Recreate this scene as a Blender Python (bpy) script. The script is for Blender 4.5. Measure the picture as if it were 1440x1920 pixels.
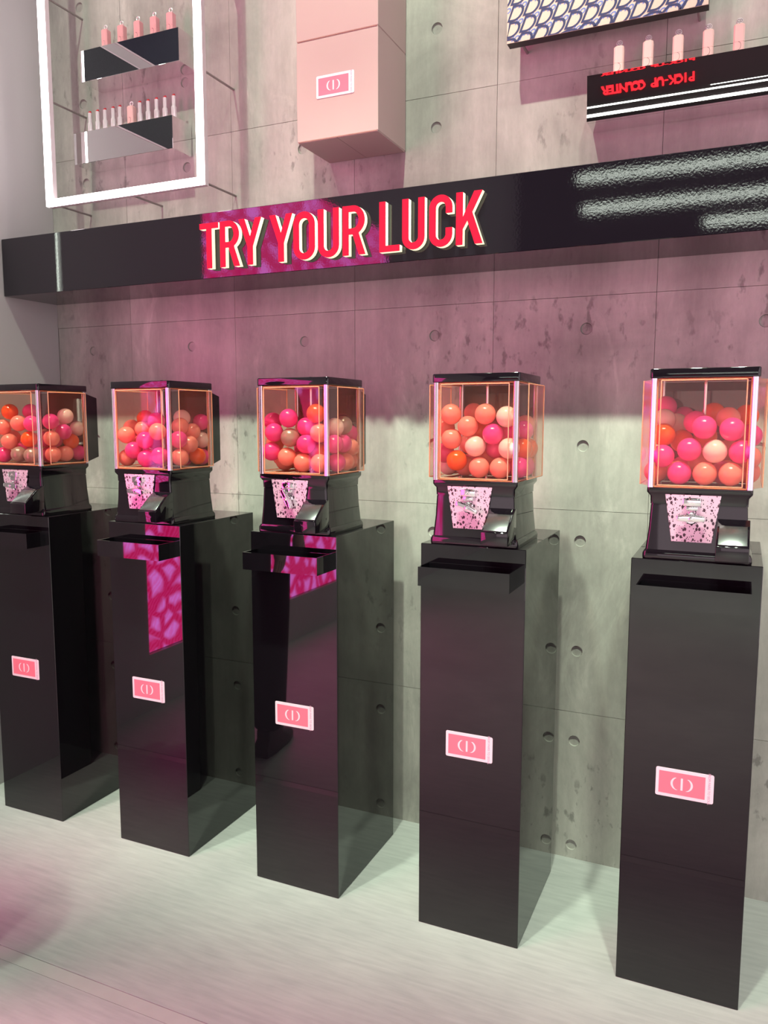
import bpy, bmesh, math, random
from mathutils import Vector, Matrix

for o in list(bpy.data.objects):
    bpy.data.objects.remove(o, do_unlink=True)
S = bpy.context.scene
C = S.collection
PI = math.pi

# ------------------------------------------------------------------ camera
F_PX = 1486.5753
CAM = Vector((1.2125, -2.2672, 1.3028))
YAW, PITCH, ROLL = 0.4248, -0.1164, 0.0011
cam_data = bpy.data.cameras.new('camera')
cam_data.sensor_fit = 'VERTICAL'
cam_data.sensor_height = 36.0
cam_data.lens = F_PX / 1920.0 * 36.0
cam_data.clip_start = 0.02
cam = bpy.data.objects.new('camera', cam_data)
C.objects.link(cam)
_f = Vector((-math.sin(YAW) * math.cos(PITCH), math.cos(YAW) * math.cos(PITCH), math.sin(PITCH)))
_r = Vector((math.cos(YAW), math.sin(YAW), 0))
_u = _r.cross(_f)
_c, _s = math.cos(ROLL), math.sin(ROLL)
_r, _u = _c * _r + _s * _u, -_s * _r + _c * _u
M = Matrix((( _r.x, _u.x, -_f.x, CAM.x), (_r.y, _u.y, -_f.y, CAM.y), (_r.z, _u.z, -_f.z, CAM.z), (0, 0, 0, 1)))
cam.matrix_world = M
S.camera = cam

# ------------------------------------------------------------------ world, lights, exposure
w = bpy.data.worlds.new('store_ambience')
S.world = w
w.use_nodes = True
bg = w.node_tree.nodes['Background']
bg.inputs[0].default_value = (0.86, 0.70, 0.75, 1)     # pink glow of the shop hall around
bg.inputs[1].default_value = 1.75
S.view_settings.view_transform = 'Standard'
S.view_settings.look = 'None'
S.view_settings.gamma = 1.0
S.view_settings.use_curve_mapping = False
S.view_settings.exposure = 0.0

KEY_COL = (0.84, 1.0, 0.76)
def track_spot(x, y, z, tx, ty, tz, power, size=82, radius=0.02, blend=0.5):
    d = bpy.data.lights.new('track_spot', 'SPOT')
    d.energy = power; d.color = KEY_COL; d.spot_size = math.radians(size); d.spot_blend = blend
    d.shadow_soft_size = radius
    o = bpy.data.objects.new('track_spot', d); C.objects.link(o)
    o.location = (x, y, z)
    o.rotation_euler = (Vector((tx, ty, tz)) - Vector((x, y, z))).to_track_quat('-Z', 'Y').to_euler()
    return o
KEY_Y, KEY_Z = -1.5, 3.98
for kx, kp in ((-1.08, 230), (-0.625, 330), (-0.12, 330), (0.38, 330), (0.88, 330), (1.40, 330)):   # one lamp over each gap
    track_spot(kx, KEY_Y, KEY_Z, kx, 0.0, 0.40, kp * 1.06, 33, 0.05, 0.9)
for kx, kp in ((-0.62, 115), (0.38, 240), (1.30, 105)):                                             # washing the upper wall
    track_spot(kx, KEY_Y, KEY_Z, kx, 0.0, 2.30, kp, 44, 0.03, 1.0)
for kx, ky in ((-0.1, -2.1), (0.2, -3.4), (2.2, -3.4), (0.2, -5.6), (2.2, -5.6)):       # downlights further back in the hall; nearest one added to brighten front floor
    track_spot(kx, ky, 4.2, kx, ky - 0.1, 0.0, 420 if ky < -3 else 240, 76 if ky < -3 else 50, 0.05, 0.8)

# ------------------------------------------------------------------ helpers
class MB:
    def __init__(self):
        self.v = []; self.f = []
    def add(self, vs, fs):
        b = len(self.v); self.v += [tuple(x) for x in vs]; self.f += [tuple(b + i for i in f) for f in fs]; return self
    def box(self, x0, x1, y0, y1, z0, z1):
        return self.add([(x0,y0,z0),(x1,y0,z0),(x1,y1,z0),(x0,y1,z0),(x0,y0,z1),(x1,y0,z1),(x1,y1,z1),(x0,y1,z1)],
                        [(0,3,2,1),(4,5,6,7),(0,1,5,4),(1,2,6,5),(2,3,7,6),(3,0,4,7)])
    def loft(self, rings, cap=True):
        n = len(rings[0]); vs = [p for r in rings for p in r]; fs = []
        for k in range(len(rings) - 1):
            for i in range(n):
                j = (i + 1) % n
                fs.append((k*n+i, k*n+j, (k+1)*n+j, (k+1)*n+i))
        if cap:
            fs.append(tuple(range(n))[::-1]); fs.append(tuple((len(rings)-1)*n + i for i in range(n)))
        return self.add(vs, fs)
    def tube(self, a, b, r, n=10, r2=None):
        a = Vector(a); b = Vector(b); d = (b - a).normalized()
        u = d.orthogonal().normalized(); w_ = d.cross(u)
        r2 = r if r2 is None else r2
        R = [[p + (u*math.cos(2*PI*i/n) + w_*math.sin(2*PI*i/n))*rr for i in range(n)] for p, rr in ((a, r), (b, r2))]
        return self.loft(R)
    def lathe(self, prof, n=20, o=(0,0,0), axis='z'):
        R = []
        for r, h in prof:
            ring = []
            for i in range(n):
                c, s = math.cos(2*PI*i/n)*r, math.sin(2*PI*i/n)*r
                ring.append((o[0]+c, o[1]+s, o[2]+h) if axis == 'z' else (o[0]+c, o[1]-h, o[2]+s))
            R.append(ring)
        return self.loft(R)
    def prism(self, poly, y0, y1):
        "polygon in x,z, extruded along y"
        n = len(poly)
        return self.add([(x, y0, z) for x, z in poly] + [(x, y1, z) for x, z in poly],
                        [tuple(range(n)), tuple(n + i for i in range(n))[::-1]] + [(i, n+i, n+(i+1)%n, (i+1)%n) for i in range(n)])
    def torus(self, o, R, r, n=20, m=8, nrm='y'):
        vs = []; fs = []
        for i in range(n):
            a = 2*PI*i/n
            for j in range(m):
                b = 2*PI*j/m
                q = (R + r*math.cos(b)); x, z, y = q*math.cos(a), q*math.sin(a), r*math.sin(b)
                vs.append((o[0]+x, o[1]+y, o[2]+z) if nrm == 'y' else (o[0]+x, o[1]+z, o[2]+y))
        for i in range(n):
            for j in range(m):
                fs.append((i*m+j, ((i+1)%n)*m+j, ((i+1)%n)*m+(j+1)%m, i*m+(j+1)%m))
        return self.add(vs, fs)
    def mesh(self, name, mat, bevel=0, seg=2, smooth=None):
        me = bpy.data.meshes.new(name)
        bm = bmesh.new()
        V = [bm.verts.new(v) for v in self.v]
        for f in self.f:
            try: bm.faces.new([V[i] for i in f])
            except ValueError: pass
        bmesh.ops.recalc_face_normals(bm, faces=bm.faces)
        if bevel:
            es = [e for e in bm.edges if len(e.link_faces) == 2 and e.calc_face_angle(0) > 0.35]
            bmesh.ops.bevel(bm, geom=es, offset=bevel, segments=seg, profile=0.5, affect='EDGES', clamp_overlap=True)
        bm.to_mesh(me); bm.free()
        if mat: me.materials.append(mat)
        if smooth is None: smooth = bool(bevel)
        if smooth:
            for pl in me.polygons: pl.use_smooth = True
            try: me.set_sharp_from_angle(angle=math.radians(40))
            except Exception: pass
        return me
    def build(self, name, mat, parent=None, bevel=0, seg=2, smooth=None, loc=None, label=None):
        o = bpy.data.objects.new(name, self.mesh(name, mat, bevel, seg, smooth)); C.objects.link(o)
        if parent: o.parent = parent
        if loc: o.location = loc
        if label: o['label'] = label
        return o

def link(name, me, parent=None, loc=None):
    o = bpy.data.objects.new(name, me); C.objects.link(o)
    if parent: o.parent = parent
    if loc: o.location = loc
    return o
def thing(name, label, cat, loc=(0,0,0), group=None):
    o = bpy.data.objects.new(name, None); C.objects.link(o); o.location = loc
    o.empty_display_size = 0.05
    return tag(o, label, cat, group)
def tag(o, label, cat, group=None):
    o['label'] = label; o['category'] = cat
    if group: o['group'] = group
    return o
def struct(o):
    o['kind'] = 'structure'; return o
def copy_tree(o, parent=None):
    c = o.copy(); C.objects.link(c); c.parent = parent
    for ch in list(o.children): copy_tree(ch, c)
    return c
def curve_mesh(name, loops, depth, mat):
    "closed 2-D loops (holes resolved) in x,z -> mesh with thickness along y (front at y=0, back at y=depth)"
    cu = bpy.data.curves.new(name, 'CURVE'); cu.dimensions = '2D'; cu.fill_mode = 'BOTH'; cu.extrude = depth/2
    for lp in loops:
        s = cu.splines.new('POLY'); s.points.add(len(lp) - 1)
        for q, (x, z) in zip(s.points, lp): q.co = (x, z, 0, 1)
        s.use_cyclic_u = True
    t = bpy.data.objects.new('tmp', cu); C.objects.link(t)
    me = bpy.data.meshes.new_from_object(t.evaluated_get(bpy.context.evaluated_depsgraph_get()))
    bpy.data.objects.remove(t); bpy.data.curves.remove(cu)
    me.transform(Matrix.Translation((0, depth/2, 0)) @ Matrix.Rotation(PI/2, 4, 'X'))
    me.name = name; me.materials.clear(); me.materials.append(mat)
    return me
def text_mesh(name, body, size, depth, mat, shear=0, align='CENTER', spacing=1.0, offset=0):
    cu = bpy.data.curves.new(name, 'FONT'); cu.body = body; cu.size = size; cu.extrude = depth/2; cu.shear = shear
    cu.align_x = align; cu.align_y = 'CENTER'; cu.space_character = spacing; cu.offset = offset
    t = bpy.data.objects.new('tmp', cu); C.objects.link(t)
    me = bpy.data.meshes.new_from_object(t.evaluated_get(bpy.context.evaluated_depsgraph_get()))
    bpy.data.objects.remove(t); bpy.data.curves.remove(cu)
    me.transform(Matrix.Translation((0, depth/2, 0)) @ Matrix.Rotation(PI/2, 4, 'X'))
    me.name = name; me.materials.clear(); me.materials.append(mat)
    return me

# ------------------------------------------------------------------ materials
def new_mat(name):
    m = bpy.data.materials.new(name); m.use_nodes = True
    return m, m.node_tree.nodes, m.node_tree.links, m.node_tree.nodes['Principled BSDF']
def plain(name, col, rough=0.5, metal=0.0, ior=1.5, coat=0.0, emit=None, estr=0.0, sss=0, noise=0.0, nscale=40, bump=0.0, bscale=60):
    m, N, L, b = new_mat(name)
    b.inputs['Base Color'].default_value = (*col, 1); b.inputs['Roughness'].default_value = rough
    b.inputs['Metallic'].default_value = metal; b.inputs['IOR'].default_value = ior
    if coat: b.inputs['Coat Weight'].default_value = coat
    if emit: b.inputs['Emission Color'].default_value = (*emit, 1); b.inputs['Emission Strength'].default_value = estr
    if sss: b.inputs['Subsurface Weight'].default_value = sss; b.inputs['Subsurface Scale'].default_value = 0.02
    tc = N.new('ShaderNodeTexCoord')
    if noise:
        n = N.new('ShaderNodeTexNoise'); n.inputs['Scale'].default_value = nscale; n.inputs['Detail'].default_value = 4
        L.new(tc.outputs['Object'], n.inputs['Vector'])
        r = N.new('ShaderNodeMapRange'); r.inputs[3].default_value = 1 - noise; r.inputs[4].default_value = 1 + noise
        L.new(n.outputs['Fac'], r.inputs[0])
        x = N.new('ShaderNodeMix'); x.data_type = 'RGBA'; x.blend_type = 'MULTIPLY'; x.inputs[0].default_value = 1
        x.inputs[6].default_value = (*col, 1)
        L.new(r.outputs[0], x.inputs[7]); L.new(x.outputs[2], b.inputs['Base Color'])
    if bump:
        n = N.new('ShaderNodeTexNoise'); n.inputs['Scale'].default_value = bscale; n.inputs['Detail'].default_value = 3
        L.new(tc.outputs['Object'], n.inputs['Vector'])
        q = N.new('ShaderNodeBump'); q.inputs['Strength'].default_value = bump; q.inputs['Distance'].default_value = 0.002
        L.new(n.outputs['Fac'], q.inputs['Height']); L.new(q.outputs[0], b.inputs['Normal'])
    return m

def concrete_mat(name, base=(0.45, 0.43, 0.40)):
    m, N, L, b = new_mat(name)
    g = N.new('ShaderNodeNewGeometry')
    def noise(scale, sc3, det=5, rough=0.6, dist=0.0):
        mp = N.new('ShaderNodeMapping'); mp.inputs['Scale'].default_value = sc3
        L.new(g.outputs['Position'], mp.inputs['Vector'])
        n = N.new('ShaderNodeTexNoise'); n.inputs['Scale'].default_value = scale; n.inputs['Detail'].default_value = det
        n.inputs['Roughness'].default_value = rough; n.inputs['Distortion'].default_value = dist
        L.new(mp.outputs[0], n.inputs['Vector']); return n.outputs['Fac']
    def remap(s, a, b_, c, d):
        r = N.new('ShaderNodeMapRange'); r.inputs[1].default_value = a; r.inputs[2].default_value = b_
        r.inputs[3].default_value = c; r.inputs[4].default_value = d; L.new(s, r.inputs[0]); return r.outputs[0]
    def mul(a, b_):
        q = N.new('ShaderNodeMath'); q.operation = 'MULTIPLY'; L.new(a, q.inputs[0]); L.new(b_, q.inputs[1]); return q.outputs[0]
    blot = remap(noise(2.2, (1, 1, 1), 6, 0.62, 0.6), 0.32, 0.68, 0.72, 1.20)
    streak = remap(noise(7.0, (1, 1, 0.10), 5, 0.6), 0.32, 0.70, 0.76, 1.16)
    fine = remap(noise(70, (1, 1, 0.35), 4, 0.7), 0.3, 0.7, 0.93, 1.06)
    pits_n = noise(34, (1, 1, 0.55), 3, 0.55)
    zone = remap(noise(1.7, (1, 1, 1), 3, 0.5), 0.52, 0.62, 0.0, 1.0)
    pit0 = remap(pits_n, 0.57, 0.66, 0.0, 0.42)
    pz = mul(pit0, zone)
    inv = N.new('ShaderNodeMath'); inv.operation = 'SUBTRACT'; inv.inputs[0].default_value = 1.0; L.new(pz, inv.inputs[1])
    pale = remap(noise(5.5, (1, 1, 0.35), 6, 0.7, 1.0), 0.60, 0.72, 1.0, 1.28)
    oi = N.new('ShaderNodeObjectInfo')
    tone = remap(oi.outputs['Random'], 0, 1, 0.95, 1.04)
    tot = mul(mul(mul(blot, streak), mul(fine, inv.outputs[0])), mul(pale, tone))
    x = N.new('ShaderNodeMix'); x.data_type = 'RGBA'; x.blend_type = 'MULTIPLY'; x.inputs[0].default_value = 1
    x.inputs[6].default_value = (*base, 1); L.new(tot, x.inputs[7]); L.new(x.outputs[2], b.inputs['Base Color'])
    b.inputs['Roughness'].default_value = 0.72
    bp = N.new('ShaderNodeBump'); bp.inputs['Strength'].default_value = 0.35; bp.inputs['Distance'].default_value = 0.004
    L.new(mul(fine, inv.outputs[0]), bp.inputs['Height']); L.new(bp.outputs[0], b.inputs['Normal'])
    return m

def floor_mat():
    m, N, L, b = new_mat('polished_floor')
    g = N.new('ShaderNodeNewGeometry')
    mp = N.new('ShaderNodeMapping'); mp.inputs['Rotation'].default_value = (0, 0, 0.5); mp.inputs['Scale'].default_value = (1, 9, 1)
    L.new(g.outputs['Position'], mp.inputs['Vector'])
    n1 = N.new('ShaderNodeTexNoise'); n1.inputs['Scale'].default_value = 9; n1.inputs['Detail'].default_value = 6
    L.new(mp.outputs[0], n1.inputs['Vector'])
    n2 = N.new('ShaderNodeTexNoise'); n2.inputs['Scale'].default_value = 3.0; n2.inputs['Detail'].default_value = 8; n2.inputs['Roughness'].default_value = 0.65
    L.new(g.outputs['Position'], n2.inputs['Vector'])
    a = N.new('ShaderNodeMath'); a.operation = 'ADD'; L.new(n1.outputs['Fac'], a.inputs[0]); L.new(n2.outputs['Fac'], a.inputs[1])
    cr = N.new('ShaderNodeValToRGB'); cr.color_ramp.elements[0].position = 0.72/2; cr.color_ramp.elements[0].color = (0.40, 0.405, 0.41, 1)
    cr.color_ramp.elements[1].position = 1.3/2; cr.color_ramp.elements[1].color = (0.52, 0.525, 0.52, 1)
    h = N.new('ShaderNodeMath'); h.operation = 'MULTIPLY'; h.inputs[1].default_value = 0.5; L.new(a.outputs[0], h.inputs[0])
    L.new(h.outputs[0], cr.inputs[0]); L.new(cr.outputs[0], b.inputs['Base Color'])
    r = N.new('ShaderNodeMapRange'); r.inputs[1].default_value = 0.3; r.inputs[2].default_value = 0.7; r.inputs[3].default_value = 0.48; r.inputs[4].default_value = 0.56
    L.new(n2.outputs['Fac'], r.inputs[0]); L.new(r.outputs[0], b.inputs['Roughness'])
    bp = N.new('ShaderNodeBump'); bp.inputs['Strength'].default_value = 0.08; bp.inputs['Distance'].default_value = 0.002
    L.new(n1.outputs['Fac'], bp.inputs['Height']); L.new(bp.outputs[0], b.inputs['Normal'])
    return m

def acrylic_mat():
    m, N, L, b = new_mat('peach_acrylic'); N.remove(b); out = N['Material Output']
    t = N.new('ShaderNodeBsdfTransparent'); t.inputs[0].default_value = (1.0, 0.955, 0.92, 1)
    d = N.new('ShaderNodeBsdfTranslucent'); d.inputs[0].default_value = (1.0, 0.50, 0.34, 1)
    gl = N.new('ShaderNodeBsdfGlossy'); gl.inputs[0].default_value = (1, 1, 1, 1); gl.inputs['Roughness'].default_value = 0.03
    lw = N.new('ShaderNodeLayerWeight'); lw.inputs[0].default_value = 0.5
    pw = N.new('ShaderNodeMath'); pw.operation = 'POWER'; pw.inputs[1].default_value = 5.0; L.new(lw.outputs['Facing'], pw.inputs[0])
    fr = N.new('ShaderNodeMath'); fr.operation = 'MULTIPLY_ADD'; fr.inputs[1].default_value = 0.55; fr.inputs[2].default_value = 0.022; L.new(pw.outputs[0], fr.inputs[0])
    tc = N.new('ShaderNodeTexCoord'); n = N.new('ShaderNodeTexNoise'); n.inputs['Scale'].default_value = 9
    L.new(tc.outputs['Object'], n.inputs['Vector'])
    mr = N.new('ShaderNodeMapRange'); mr.inputs[3].default_value = 0.07; mr.inputs[4].default_value = 0.10; L.new(n.outputs['Fac'], mr.inputs[0])
    m1 = N.new('ShaderNodeMixShader'); L.new(mr.outputs[0], m1.inputs[0]); L.new(t.outputs[0], m1.inputs[1]); L.new(d.outputs[0], m1.inputs[2])
    m2 = N.new('ShaderNodeMixShader'); L.new(fr.outputs[0], m2.inputs[0]); L.new(m1.outputs[0], m2.inputs[1]); L.new(gl.outputs[0], m2.inputs[2])
    L.new(m2.outputs[0], out.inputs[0])
    return m

def screen_mat():
    m, N, L, b = new_mat('pink_screen'); out = N['Material Output']; N.remove(b)
    g = N.new('ShaderNodeNewGeometry')
    nz = N.new('ShaderNodeTexNoise'); nz.inputs['Scale'].default_value = 5; L.new(g.outputs['Position'], nz.inputs['Vector'])
    mx = N.new('ShaderNodeVectorMath'); mx.operation = 'MULTIPLY_ADD'; mx.inputs[1].default_value = (0.12, 0.12, 0.12)
    L.new(nz.outputs['Color'], mx.inputs[0]); L.new(g.outputs['Position'], mx.inputs[2])
    v = N.new('ShaderNodeTexVoronoi'); v.feature = 'DISTANCE_TO_EDGE'; v.inputs['Scale'].default_value = 10
    L.new(mx.outputs[0], v.inputs['Vector'])
    wv = N.new('ShaderNodeTexWave'); wv.inputs['Scale'].default_value = 22; wv.inputs['Distortion'].default_value = 6; wv.bands_direction = 'DIAGONAL'
    L.new(mx.outputs[0], wv.inputs['Vector'])
    cr = N.new('ShaderNodeValToRGB'); e = cr.color_ramp.elements
    e[0].position = 0.10; e[0].color = (0.62, 0.005, 0.10, 1); e[1].position = 0.26; e[1].color = (0.85, 0.20, 0.80, 1)
    L.new(v.outputs['Distance'], cr.inputs[0])
    c2 = N.new('ShaderNodeMix'); c2.data_type = 'RGBA'; c2.inputs[7].default_value = (0.85, 0.05, 0.30, 1)
    s = N.new('ShaderNodeMath'); s.operation = 'MULTIPLY'; s.inputs[1].default_value = 0.45; L.new(wv.outputs['Fac'], s.inputs[0])
    L.new(s.outputs[0], c2.inputs[0]); L.new(cr.outputs[0], c2.inputs[6])
    em = N.new('ShaderNodeEmission'); em.inputs[1].default_value = 9.5; L.new(c2.outputs[2], em.inputs[0])
    L.new(em.outputs[0], out.inputs[0])
    return m

def spotted_mat():
    m, N, L, b = new_mat('spotted_plate')
    tc = N.new('ShaderNodeTexCoord'); mp = N.new('ShaderNodeMapping'); mp.inputs['Scale'].default_value = (1.25, 1, 0.85)
    L.new(tc.outputs['Object'], mp.inputs['Vector'])
    vor = []
    for sc, lo, hi in ((92, 0.27, 0.32), (190, 0.22, 0.29)):
        v = N.new('ShaderNodeTexVoronoi'); v.inputs['Scale'].default_value = sc; v.inputs['Randomness'].default_value = 0.9
        L.new(mp.outputs[0], v.inputs['Vector'])
        r = N.new('ShaderNodeMapRange'); r.inputs[1].default_value = lo; r.inputs[2].default_value = hi; L.new(v.outputs['Distance'], r.inputs[0]); vor.append(r.outputs[0])
    mn = N.new('ShaderNodeMath'); mn.operation = 'MINIMUM'; L.new(vor[0], mn.inputs[0]); L.new(vor[1], mn.inputs[1])
    x = N.new('ShaderNodeMix'); x.data_type = 'RGBA'; x.inputs[6].default_value = (0.07, 0.03, 0.05, 1); x.inputs[7].default_value = (0.78, 0.58, 0.70, 1)
    L.new(mn.outputs[0], x.inputs[0]); L.new(x.outputs[2], b.inputs['Base Color'])
    b.inputs['Metallic'].default_value = 0.35; b.inputs['Roughness'].default_value = 0.35
    return m

M_CONC = concrete_mat('concrete')
M_HOLE = concrete_mat('tie_hole_concrete', (0.40, 0.385, 0.36))
M_JOINT = plain('joint_mortar', (0.36, 0.345, 0.33), 0.9, noise=0.2)
M_WALLG = plain('grey_paint', (0.50, 0.48, 0.485), 0.6, noise=0.04, nscale=3)
M_CEIL = plain('ceiling_paint', (0.06, 0.06, 0.065), 0.8, noise=0.05)
M_FLOOR = floor_mat()
M_STRIP = plain('floor_strip_resin', (0.50, 0.50, 0.49), 0.4, noise=0.08, nscale=20)
M_GROOVE = plain('floor_groove', (0.28, 0.28, 0.28), 0.7, noise=0.1)
M_BLACK = plain('black_lacquer', (0.006, 0.005, 0.007), 0.025, ior=1.62, noise=0.1)
M_FASCIA = plain('black_gloss_vinyl', (0.008, 0.006, 0.010), 0.03, ior=1.6, bump=0.02, bscale=170)
M_MBLK = plain('machine_enamel', (0.007, 0.005, 0.008), 0.05, ior=1.6, noise=0.1)
M_FLAP = plain('dark_chrome', (0.15, 0.155, 0.16), 0.26, metal=0.8, noise=0.1, nscale=90)
M_CHROME = plain('chrome', (0.85, 0.83, 0.84), 0.10, metal=1.0, noise=0.02)
M_SATIN = plain('satin_silver', (0.90, 0.86, 0.88), 0.28, metal=0.55, noise=0.02)
M_STRIPH = plain('hall_strip', (0.9, 0.9, 0.9), 0.5, emit=(0.88, 1.0, 0.86), estr=11.0, noise=0.01)
M_MIRROR = plain('mirror_steel', (0.88, 0.87, 0.87), 0.012, metal=1.0, noise=0.01)
M_POST = plain('satin_aluminium', (0.82, 0.76, 0.84), 0.18, metal=1.0, noise=0.04)
M_ACR = acrylic_mat()
M_RIM = plain('acrylic_edge', (1.0, 0.38, 0.23), 0.25, sss=0.4, noise=0.06)
M_SPOT = spotted_mat()
M_STEEL = plain('rod_steel', (0.35, 0.31, 0.31), 0.4, metal=0.7, noise=0.08)
M_CARD = plain('pink_cardboard', (0.52, 0.385, 0.365), 0.6, noise=0.04, nscale=6)
M_KRAFT = plain('cardboard_edge', (0.42, 0.24, 0.19), 0.8, noise=0.2, nscale=200)
M_STKW = plain('sticker_white', (0.92, 0.80, 0.86), 0.4, noise=0.02)
M_STKP = plain('sticker_pink', (0.95, 0.22, 0.30), 0.4, noise=0.03, nscale=30)
M_STKT = plain('sticker_print', (0.55, 0.33, 0.45), 0.5, noise=0.05)
M_LSP = plain('pink_case', (0.82, 0.40, 0.42), 0.3, noise=0.04)
M_LSP2 = plain('pale_pink_case', (0.85, 0.55, 0.52), 0.35, noise=0.04)
M_RED = plain('lipstick_red', (0.6, 0.03, 0.04), 0.35, noise=0.05)
M_INK = plain('dark_print', (0.10, 0.06, 0.08), 0.5, noise=0.05)
M_NEON = plain('white_neon', (0.9, 0.9, 0.9), 0.5, emit=(1.0, 0.90, 0.92), estr=8.0, noise=0.01)
M_HOUS = plain('white_housing', (0.75, 0.66, 0.69), 0.5, noise=0.02)
M_SLOT = plain('slot_dark', (0.02, 0.015, 0.015), 0.5, noise=0.1)
M_LRED = plain('letter_red', (0.20, 0.002, 0.008), 0.6, ior=1.2, emit=(1.0, 0.010, 0.050), estr=0.95, noise=0.02)
M_LSIDE = plain('letter_glow', (0.8, 0.8, 0.6), 0.5, emit=(1.0, 0.95, 0.62), estr=1.0, noise=0.02)
M_STRIPL = plain('led_strip', (0.9, 0.9, 0.9), 0.5, emit=(0.88, 1.0, 0.86), estr=9.0, noise=0.01)
M_SCREEN = screen_mat()
BALLM = {
 'H': plain('hot_pink_plastic', (0.90, 0.055, 0.32), 0.22, sss=0.15, noise=0.03),
 'C': plain('coral_plastic', (0.95, 0.29, 0.235), 0.22, sss=0.15, noise=0.03),
 'O': plain('orange_plastic', (0.93, 0.11, 0.008), 0.22, sss=0.1, noise=0.03),
 'W': plain('blush_white_plastic', (0.93, 0.68, 0.62), 0.22, sss=0.15, noise=0.02),
 'G': plain('champagne_grey_plastic', (0.42, 0.31, 0.27), 0.28, metal=0.35, noise=0.04)}

# ------------------------------------------------------------------ setting: concrete wall
X_LEFT = -1.16
PW, PH, GAP = 0.448, 0.594, 0.0012
def concrete_panel_mesh(x0, x1, z0, z1, holes, r=0.0165, dep=0.012, n=20):
    "front face at y=0 with round tie holes sunk in; sides go back to y=0.02"
    mb = MB(); hs = sorted(holes, key=lambda h: h[1]); c = 0.026
    def quad(xa, xb, za, zb):
        if xb - xa > 1e-5 and zb - za > 1e-5: mb.add([(xa,0,za),(xb,0,za),(xb,0,zb),(xa,0,zb)], [(0,1,2,3)])
    z = z0
    for hx, hz in hs:
        quad(x0, x1, z, hz - c); quad(x0, hx - c, hz - c, hz + c); quad(hx + c, x1, hz - c, hz + c); z = hz + c
        sq, ci, ce, bo = [], [], [], []
        for i in range(n):
            a = 2*PI*(i + 0.5)/n; ca, sa = math.cos(a), math.sin(a); k = c / max(abs(ca), abs(sa))
            sq.append((hx + k*ca, 0, hz + k*sa)); ci.append((hx + r*ca, 0, hz + r*sa))
        mb.loft([sq, ci], cap=False)
        cor = [(1,1),(-1,1),(-1,-1),(1,-1)]
        for q, (sx, sz) in enumerate(cor):
            best = sorted(range(n), key=lambda i: (sq[i][0]-hx-sx*c)**2 + (sq[i][2]-hz-sz*c)**2)[:2]
            mb.add([sq[best[0]], sq[best[1]], (hx + sx*c, 0, hz + sz*c)], [(0,1,2)])
    quad(x0, x1, z, z1)
    d = 0.0068
    mb.add([(x0,0,z0),(x1,0,z0),(x1,0,z1),(x0,0,z1),(x0,d,z0),(x1,d,z0),(x1,d,z1),(x0,d,z1)], [(0,1,5,4),(1,2,6,5),(2,3,7,6),(3,0,4,7)])
    return mb
def tie_hole_mesh(r=0.0163, n=20):
    return MB().loft([[(rr*math.cos(2*PI*(i+.5)/n), y, rr*math.sin(2*PI*(i+.5)/n)) for i in range(n)] for rr, y in ((r, 0.0004), (r*0.93, 0.0045), (r*0.90, 0.0052), (0.001, 0.0050))], cap=False).mesh('tie_hole', M_HOLE, smooth=False)
wall = struct(MB().box(X_LEFT - 0.1, 3.2, 0.0070, 0.15, 0, 4.3).build('wall_back', M_JOINT))
hole_me = tie_hole_mesh()
seam_x0, seam_z0 = 0.534 - 4*PW, 0.452 - PH
for ix in range(9):
    for iz in range(8):
        xa, xb = seam_x0 + ix*PW, seam_x0 + (ix+1)*PW
        za, zb = max(0.0, seam_z0 + iz*PH), min(4.3, seam_z0 + (iz+1)*PH)
        xa_, xb_ = max(xa, X_LEFT), xb
        if zb - za < 0.05 or xb_ - xa_ < 0.05: continue
        hx = xa + 0.266
        hz = [seam_z0 + iz*PH + 0.183, seam_z0 + iz*PH + 0.506]
        hl = [(hx, h) for h in hz if za + 0.03 < h < zb - 0.03 and xa_ + 0.03 < hx]
        pn = concrete_panel_mesh(xa_ + GAP/2, xb_ - GAP/2, za + (GAP/2 if za > 0 else 0), zb - GAP/2, hl).build('concrete_panel', M_CONC, wall, smooth=False)
        pn.location = (0, random.Random(ix*31 + iz).uniform(0, 0.0012), 0)
        for h in hl: link('tie_hole', hole_me, pn, (h[0], 0, h[1]))

# floor: two slabs with a resin strip between two grooves
fl = struct(MB().box(-1.3, 4.5, -0.985, 0.05, -0.08, 0).build('floor', M_FLOOR))
MB().box(-1.3, 4.5, -9.0, -1.023, -0.08, 0).build('slab', M_FLOOR, fl)
MB().box(-1.3, 4.5, -1.0215, -0.9865, -0.08, -0.0006).build('joint_strip', M_STRIP, fl)
MB().box(-1.3, 4.5, -1.0235, -0.9845, -0.08, -0.003).build('joint_groove', M_GROOVE, fl)
# left wall: painted board, an upright light slot, then a second board carrying the screen
wl = struct(MB().box(X_LEFT - 0.1, X_LEFT, -0.478, 0.0, 0, 4.3).build('wall_left', M_WALLG))
MB().box(X_LEFT - 0.1, X_LEFT, -1.375, -0.502, 0, 4.3).build('wall_board', M_WALLG, wl)
MB().box(X_LEFT - 0.1, X_LEFT, -0.502, -0.478, 2.22, 4.3).build('wall_board', M_WALLG, wl)
MB().box(X_LEFT - 0.1, X_LEFT, -9.0, -1.375, 0, 0.255).build('wall_board', M_WALLG, wl)
MB().box(X_LEFT - 0.1, X_LEFT, -9.0, -3.5, 0.255, 4.3).build('wall_board', M_WALLG, wl)
MB().box(X_LEFT - 0.1, X_LEFT, -3.5, -1.375, 2.62, 4.3).build('wall_board', M_WALLG, wl)
MB().box(X_LEFT - 0.12, X_LEFT - 0.1, -9.0, 0.0, 0, 4.3).build('wall_backing', M_JOINT, wl)
ls = thing('light_strip', 'upright white light strip recessed in grey left wall', 'light strip', (X_LEFT - 0.012, -0.49, 0))
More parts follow.
